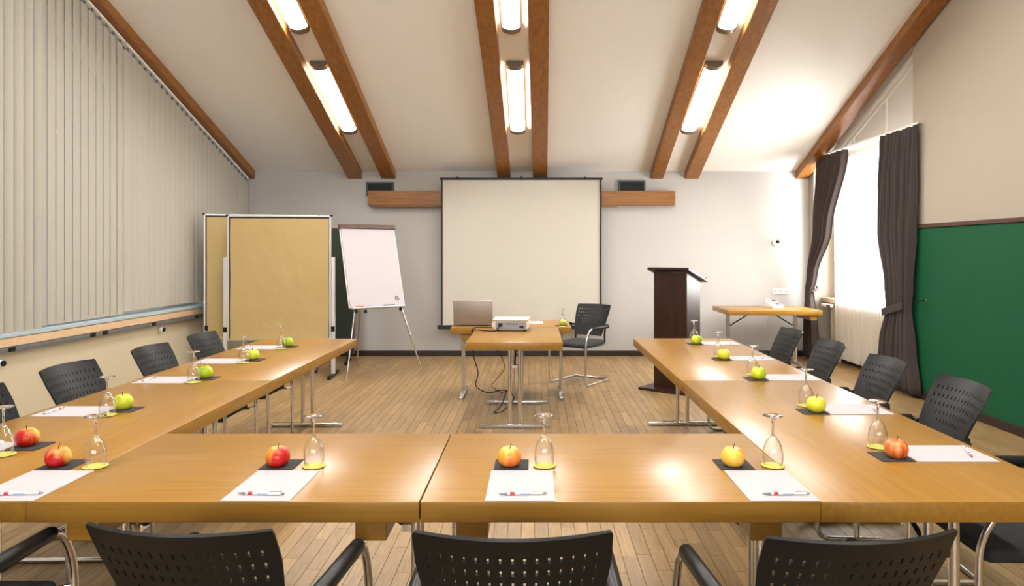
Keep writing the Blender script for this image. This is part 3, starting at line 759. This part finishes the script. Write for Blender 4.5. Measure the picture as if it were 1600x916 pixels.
obj('top_cover', box(-0.17, 0.17, -0.145, 0.135, 0.098, 0.112, 0.006), M['proj'], t, smooth=40)
pb = obj('rear_panel', box(-0.14, 0.15, -0.146, -0.139, 0.02, 0.09, 0.002), M['projd'], t)
obj('connector', box(0.085, 0.125, -0.149, -0.1455, 0.03, 0.05), M['blackm'], pb)
obj('power_socket', box(-0.115, -0.075, -0.152, -0.1455, 0.045, 0.075, 0.003), M['blackm'], pb)
for k in range(4): obj('port', box(-0.04+k*0.03, -0.022+k*0.03, -0.148, -0.1455, 0.06, 0.074), M['grey'], pb)
obj('lens', tube([(-0.06, 0.125, 0.06), (-0.06, 0.16, 0.06)], 0.035, 20), M['blackm'], t, smooth=40)
for sx in (-0.13, 0.13):
    for sy in (-0.11, 0.1): obj('foot', lathe([(0.012, 0), (0.012, 0.013)], 12, cap0=True, cap1=True, M=Matrix.Translation((sx, sy, 0))), M['blackm'], t)
tag(obj('power_cable', tube(smoothpath([(-0.325, 6.63, TH+0.06), (-0.345, 6.6, TH+0.035), (-0.38, 6.62, TH+0.006), (-0.48, 6.66, TH+0.006), (-0.585, 6.7, TH+0.006), (-0.6, 6.72, TH-0.05), (-0.59, 6.75, 0.5), (-0.55, 6.8, 0.32), (-0.57, 6.78, 0.2), (-0.45, 6.75, 0.14), (-0.3, 6.72, 0.17), (-0.2, 6.7, 0.1), (-0.3, 6.55, 0.008), (-0.38, 6.5, 0.008), (-0.32, 6.7, 0.03), (-0.28, 6.85, 0.14)]), 0.005, 8), M['black'], smooth=180), 'black power cable dropping from projector to the floor', 'cable')
tag(obj('signal_cable', tube(smoothpath([(-0.41, 7.2, TH+0.006), (-0.41, 7.05, TH+0.006), (-0.42, 6.93, TH+0.006), (-0.595, 6.9, TH+0.006), (-0.6, 6.9, TH-0.06), (-0.4, 6.95, 0.55), (-0.3, 6.95, 0.36), (-0.38, 6.9, 0.24), (-0.42, 6.85, 0.18), (-0.3, 6.8, 0.12)]), 0.0035, 8), M['black'], smooth=180), 'thin black cable hanging from the laptop under projector table', 'cable')

# ------------------------------------------------------------------ projection screen
SY = 9.85
t = thing('projection_screen', 'large white pull down projection screen with black borders', 'screen', (-0.193, SY, 0))
X0, X1, ZB, ZT = -1.11, 1.11, 0.41, 2.515
sf = bmesh.new(); NX, NZ = 60, 14; F = []
for off in (0.0, 0.003):
    g = []
    for i in range(NX+1):
        u = i/NX; x = X0+(X1-X0)*u; col = []
        for j in range(NZ+1):
            v = j/NZ
            col.append(sf.verts.new((x, off+0.004*math.sin(u*24+v*1.5)*math.sin(u*7)*(1-0.8*v), ZB+0.05+(ZT-0.02-ZB-0.05)*v)))
        g.append(col)
    F.append(g)
for i in range(NX):
    for j in range(NZ):
        for g in F: sf.faces.new((g[i][j], g[i+1][j], g[i+1][j+1], g[i][j+1]))
    for j in (0, NZ): sf.faces.new((F[0][i][j], F[0][i+1][j], F[1][i+1][j], F[1][i][j]))
for i in (0, NX):
    for j in range(NZ): sf.faces.new((F[0][i][j], F[0][i][j+1], F[1][i][j+1], F[1][i][j]))
obj('fabric', sf, M['screen'], t, smooth=40)
for s in (X0, X1): obj('border', box(s-0.012, s+0.012, -0.012, -0.007, ZB+0.04, ZT-0.01), M['blackm'], t)
obj('bottom_bar', box(X0-0.06, X1+0.06, -0.025, 0.02, ZB, ZB+0.055, 0.006), M['blackm'], t)
obj('top_casing', box(X0-0.03, X1+0.03, -0.018, 0.03, ZT-0.015, ZT+0.012, 0.004), M['blackm'], t)
for s in (-0.9, 0.0, 0.9): obj('wall_bracket', box(s-0.012, s+0.012, 0.0, YB-SY-0.003, ZT+0.004, ZT+0.03), M['blackm'], t)
obj('pull_hook', tube([(0, 0, ZT), (0, 0, ZT+0.04)], 0.006, 8), M['blackm'], t)

# ------------------------------------------------------------------ pinboards, green board, flip chart
def pinboard(label, ax, ay, bx, by, z0, z1, rear=False):
    A = Vector((ax, ay, 0)); B = Vector((bx, by, 0)); L = (B-A).length; rz = math.atan2(by-ay, bx-ax)
    t = thing('pinboard', label, 'pinboard', (ax, ay, 0), rz, 'mobile pinboards covered in brown paper')
    obj('panel', box(0.02, L-0.02, 0.0, 0.03, z0+0.02, z1-0.02), M['dgreen'], t)
    # paper with soft creases
    pb = bmesh.new(); n, k = 22, 22; g = []
    rnd = random.Random(int(L*1000))
    for i in range(n+1):
        row = []
        for j in range(k+1):
            u, v = i/n, j/k
            y = -0.006-0.005*abs(math.sin(u*7+v*2.2+0.6))**0.6*math.sin(v*9-u*5)-0.004*abs(math.sin(u*5-v*6))-rnd.uniform(0, 0.003)-0.003
            if v < 0.04: y -= 0.012
            row.append(pb.verts.new((0.035+u*(L-0.06), y, z0+0.012+0.03*(1-u)*0+v*(z1-z0-0.05))))
        g.append(row)
    for i in range(n):
        for j in range(k): pb.faces.new((g[i][j], g[i+1][j], g[i+1][j+1], g[i][j+1]))
    shell(pb, 0.001)
    obj('brown_paper', pb, M['kraft'], t, smooth=40)
    for a in ((0, 0.02, z0, z1), (L-0.02, L, z0, z1), (0.02, L-0.02, z1-0.02, z1), (0.02, L-0.02, z0, z0+0.02)):
        obj('frame', box(a[0], a[1], -0.012, 0.036, a[2], a[3], 0.003), M['alu'], t)
    for x in (0.0, L): obj('corner_cap', box(x-0.014, x+0.014, -0.016, 0.04, z1-0.012, z1+0.008, 0.004), M['black'], t)
    for x in ((0.03, L-0.03) if rear else (-0.024, L+0.024)):
        obj('post', box(x-0.022, x+0.022, 0.04 if rear else -0.01, 0.08 if rear else 0.04, 0.03, z1-0.5, 0.005), M['alu'], t)
        obj('foot', box(x-0.02, x+0.02, -0.24, 0.27, 0.0, 0.035, 0.008), M['black'], t)
        obj('clamp', box(x-0.02, x+0.02, -0.016, -0.0125 if rear else -0.008, z0+0.1, z0+0.16), M['black'], t)
    return t
pinboard('front pinboard covered in creased brown paper beside the flip chart', -3.64, 8.33, -2.44, 8.42, 0.44, 1.925)
pinboard('rear pinboard half hidden behind the other, nearest the blinds', -4.0, 8.5, -2.72, 8.86, 0.44, 1.95, True)
t = thing('green_board', 'dark green board with rounded top between pinboard and flip chart', 'board', (-2.78, 9.42, 0), 0.12)
rpoly = [(-0.45, 0.12), (0.34, 0.12)]+[(0.34-0.09+0.09*math.cos(a), 1.71+0.09*math.sin(a)) for a in [PI/2*k/6 for k in range(7)]]+[(-0.45+0.09-0.09*math.sin(a), 1.71+0.09*math.cos(a)) for a in [PI/2*k/6 for k in range(7)]]
obj('panel', prism(rpoly, 0.0, 0.03, 'y'), M['dgreen'], t)
edge = [(0.34, 0.015, 0.12)]+[(p[0], 0.015, p[1]) for p in rpoly[2:]]+[(-0.45, 0.015, 0.12)]
obj('rim', tube(edge, 0.013, 8), M['brown'], t, smooth=60)
for x in (-0.38, 0.27):
    obj('leg', box(x-0.02, x+0.02, 0.0, 0.03, 0.03, 0.13), M['black'], t)
    obj('foot', box(x-0.02, x+0.02, -0.2, 0.2, 0, 0.035, 0.006), M['black'], t)

# flip chart: board frame axes
P0 = Vector((-2.165, 8.2, 0.845)); yaw = math.radians(37); Wd = 0.715
ex = Vector((math.cos(yaw), math.sin(yaw), 0)); nn = Vector((math.sin(yaw), -math.cos(yaw), 0))
Hh = Vector((-nn.x*0.31, -nn.y*0.31, 0.975)); HL = Hh.length; ez = Hh.normalized(); en = ex.cross(ez)   # en points to the back
en = -nn*ez.z + Vector((0, 0, -1))*0.0 ; en = (en - ez*en.dot(ez)).normalized()
BM4 = Matrix(((ex.x, en.x, ez.x, P0.x), (ex.y, en.y, ez.y, P0.y), (ex.z, en.z, ez.z, P0.z), (0,0,0,1)))
t = thing('flip_chart', 'white flip chart easel with brown clamp bar and thin legs', 'flip chart', (-1.9, 8.5, 0))
inv = Matrix.Translation((1.9, -8.5, 0))
def fb(name, b, mat, parent=t, **k):
    bmesh.ops.transform(b, matrix=inv @ BM4, verts=b.verts); return obj(name, b, mat, parent, **k)
fb('board', box(0, Wd, 0.004, 0.022, -0.01, HL, 0.003), M['alu'])
pad = fb('paper_pad', box(0.012, Wd-0.012, -0.008, 0.003, 0.0, HL-0.05), M['paper'])
fb('clamp_bar', box(-0.01, Wd+0.005, -0.022, 0.012, HL-0.055, HL, 0.004), M['brown'])
fb('tray', box(0.02, Wd-0.02, -0.05, 0.004, -0.03, -0.015, 0.003), M['alu'])
fb('red_marker', tube([(0.06, -0.03, -0.006), (0.17, -0.03, -0.006)], 0.008, 8), M['penr'])
fb('black_marker', tube([(0.42, -0.03, -0.006), (0.56, -0.03, -0.006)], 0.008, 8), M['black'])
ring = tube([(0.62+0.024*math.cos(2*PI*k/20*0.82+0.9), -0.0085, 0.085+0.024*math.sin(2*PI*k/20*0.82+0.9)) for k in range(21)], 0.0045, 6)
fb('printed_mark', ring, M['blackm'], pad)
ck = tube([(0.605, -0.0085, 0.092), (0.62, -0.0085, 0.078), (0.635, -0.0085, 0.1)], 0.0035, 6)
fb('printed_mark', ck, M['blackm'], pad)
def wl(a, b, name='leg', r=0.011, mat='chrome'):
    obj(name, tube([Vector(a)-Vector((-1.9, 8.5, 0)), Vector(b)-Vector((-1.9, 8.5, 0))], r, 10), M[mat], t, smooth=60)
bl = P0+ex*0.09+en*0.03; br = P0+ex*(Wd-0.05)+en*0.03; bc = P0+ex*0.22+en*0.06
wl(bl+ez*0.02, (-2.18, 8.14, 0.0)); wl(br+ez*0.02, (-1.41, 8.79, 0.0)); wl(bc+ez*0.25, (-2.33, 9.2, 0.0))
for q in (bl, br, bc): wl(q-ez*0.065, q-ez*0.03, 'leg_clamp', 0.02, 'black')

# ------------------------------------------------------------------ lectern
t = thing('lectern', 'dark brown wooden lectern with sloping top and square base', 'lectern', (1.545, 7.66, 0), math.radians(-38))
obj('base_plate', box(-0.31, 0.31, -0.3, 0.3, 0.0, 0.028, 0.004), M['lectern'], t)
cw, cd = 0.195, 0.16
obj('front_panel', box(-cw, cw, -cd, -cd+0.02, 0.028, 1.27), M['lectern'], t)
for s in (-1, 1): 
    obj('side_panel', prism([(-cd+0.021, 0.028), (cd, 0.028), (cd, 1.16), (-cd+0.021, 1.27)], min(s*cw, s*(cw-0.02)), max(s*cw, s*(cw-0.02)), 'x'), M['lectern'], t)
obj('shelf', box(-cw+0.021, cw-0.021, -cd+0.021, cd-0.02, 0.75, 0.77), M['lectern'], t)
tp = prism([(-cd-0.06, 1.298), (cd+0.1, 1.14+0.018), (cd+0.1, 1.165+0.018), (-cd-0.06, 1.325)], -cw-0.05, cw+0.05, 'x', bev=0.003)
obj('reading_top', tp, M['lectern'], t)
obj('book_stop', prism([(cd+0.085, 1.183), (cd+0.1, 1.183), (cd+0.1, 1.205), (cd+0.085, 1.205)], -cw-0.04, cw+0.04, 'x'), M['lectern'], t)

# ------------------------------------------------------------------ telephone, sockets, wall fitting
t = thing('telephone', 'white desk telephone on the back right side table', 'telephone', (3.24, 9.55, TH+0.0005), 0.3)
obj('body', prism([(-0.1, 0), (0.1, 0), (0.1, 0.075), (0.06, 0.075), (-0.1, 0.025)], -0.09, 0.09, 'x', bev=0.004), M['white'], t)
obj('handset', tube(smoothpath([(-0.065, -0.09, 0.05), (-0.065, -0.05, 0.072), (-0.065, 0.04, 0.105), (-0.065, 0.09, 0.1)]), [0.02]*4+[0.013]*11+[0.02]*4, 10), M['white'], t, smooth=60)
for q in range(3):
    for p_ in range(3): obj('key', box(-0.01+p_*0.027, 0.01+p_*0.027, -0.07+q*0.03, -0.05+q*0.03, 0.03+q*0.01, 0.046+q*0.01), M['grey'], t)
obj('display', box(-0.015, 0.075, 0.065, 0.1, 0.074, 0.092, 0.002), M['blackm'], t)
tag(obj('telephone_cable', tube(smoothpath([(3.26, 9.65, TH+0.01), (3.28, 9.78, TH+0.008), (3.28, 9.83, TH-0.03), (3.27, 9.9, 0.45), (3.3, 10.0, 0.3), (3.34, 10.06, 0.25)]), 0.004, 8), M['white'], smooth=180), 'pale telephone cable hanging behind the side table', 'cable')
for i in range(3):
    x = 3.44+i*0.085
    t = thing('wall_socket', ('left', 'middle', 'right')[i]+' wall socket of three on the back wall above telephone', 'socket', (x, YB, 0.925), 0, 'wall sockets above the telephone')
    obj('plate', box(-0.04, 0.04, -0.012, 0, -0.04, 0.04, 0.004), M['white'], t)
    obj('recess', lathe([(0.0, 0.0), (0.02, 0.0), (0.022, 0.004)], 16, M=Matrix.Translation((0, -0.0165, 0)) @ Matrix.Rotation(-PI/2, 4, 'X')), M['cream'], t, smooth=40)
t = thing('wall_fitting', 'small white wall fitting with black eye beside the window corner', 'sensor', (3.45, YB, 1.62))
obj('mount', lathe([(0.045, 0), (0.045, 0.015), (0.03, 0.025)], 20, cap0=True, cap1=True, M=Matrix.Rotation(PI/2, 4, 'X')), M['white'], t, smooth=40)
obj('arm', tube([(0, -0.02, 0), (0.01, -0.07, 0.02)], 0.012, 10), M['white'], t, smooth=40)
obj('head', lathe([(0, -0.03), (0.028, -0.02), (0.036, 0.01), (0.03, 0.04)], 18, cap1=True, M=Matrix.Translation((0.01, -0.09, 0.02)) @ Matrix.Rotation(PI/2, 4, 'X') @ Matrix.Rotation(-0.4, 4, 'Y')), M['white'], t, smooth=40)
obj('eye', lathe([(0, 0.0), (0.024, 0.004), (0.024, 0.014), (0, 0.02)], 16, M=Matrix.Translation((-0.012, -0.128, 0.012)) @ Matrix.Rotation(PI/2, 4, 'X') @ Matrix.Rotation(-0.4, 4, 'Y')), M['black'], t, smooth=40)
t = thing('cable_outlet', 'small outlet box low on the back wall behind flip chart', 'socket', (-2.635, YB, 0.29))
obj('plate', box(-0.045, 0.045, -0.02, 0, -0.05, 0.05, 0.004), M['wallr'], t)
obj('cover', box(-0.035, 0.035, -0.026, -0.02, -0.04, 0.04, 0.003), M['wallr'], t)

# ------------------------------------------------------------------ the left wall stands a little out of square
TW = Matrix.Translation((XL, YB, 0)) @ Matrix.Rotation(-0.034, 4, 'Z') @ Matrix.Translation((-XL, -YB, 0))
bpy.context.view_layer.update()
for o in list(C.objects):
    if o.parent is None and (o.name in ('wall_left', 'window_2', 'trim_5', 'trim_6', 'trim_7', 'wall_left_panelling', 'baseboard_left', 'ceiling_beam', 'daylight_left')
                             or o.name.startswith(('thermostat_valve', 'vertical_blind'))):
        o.matrix_world = TW @ o.matrix_world
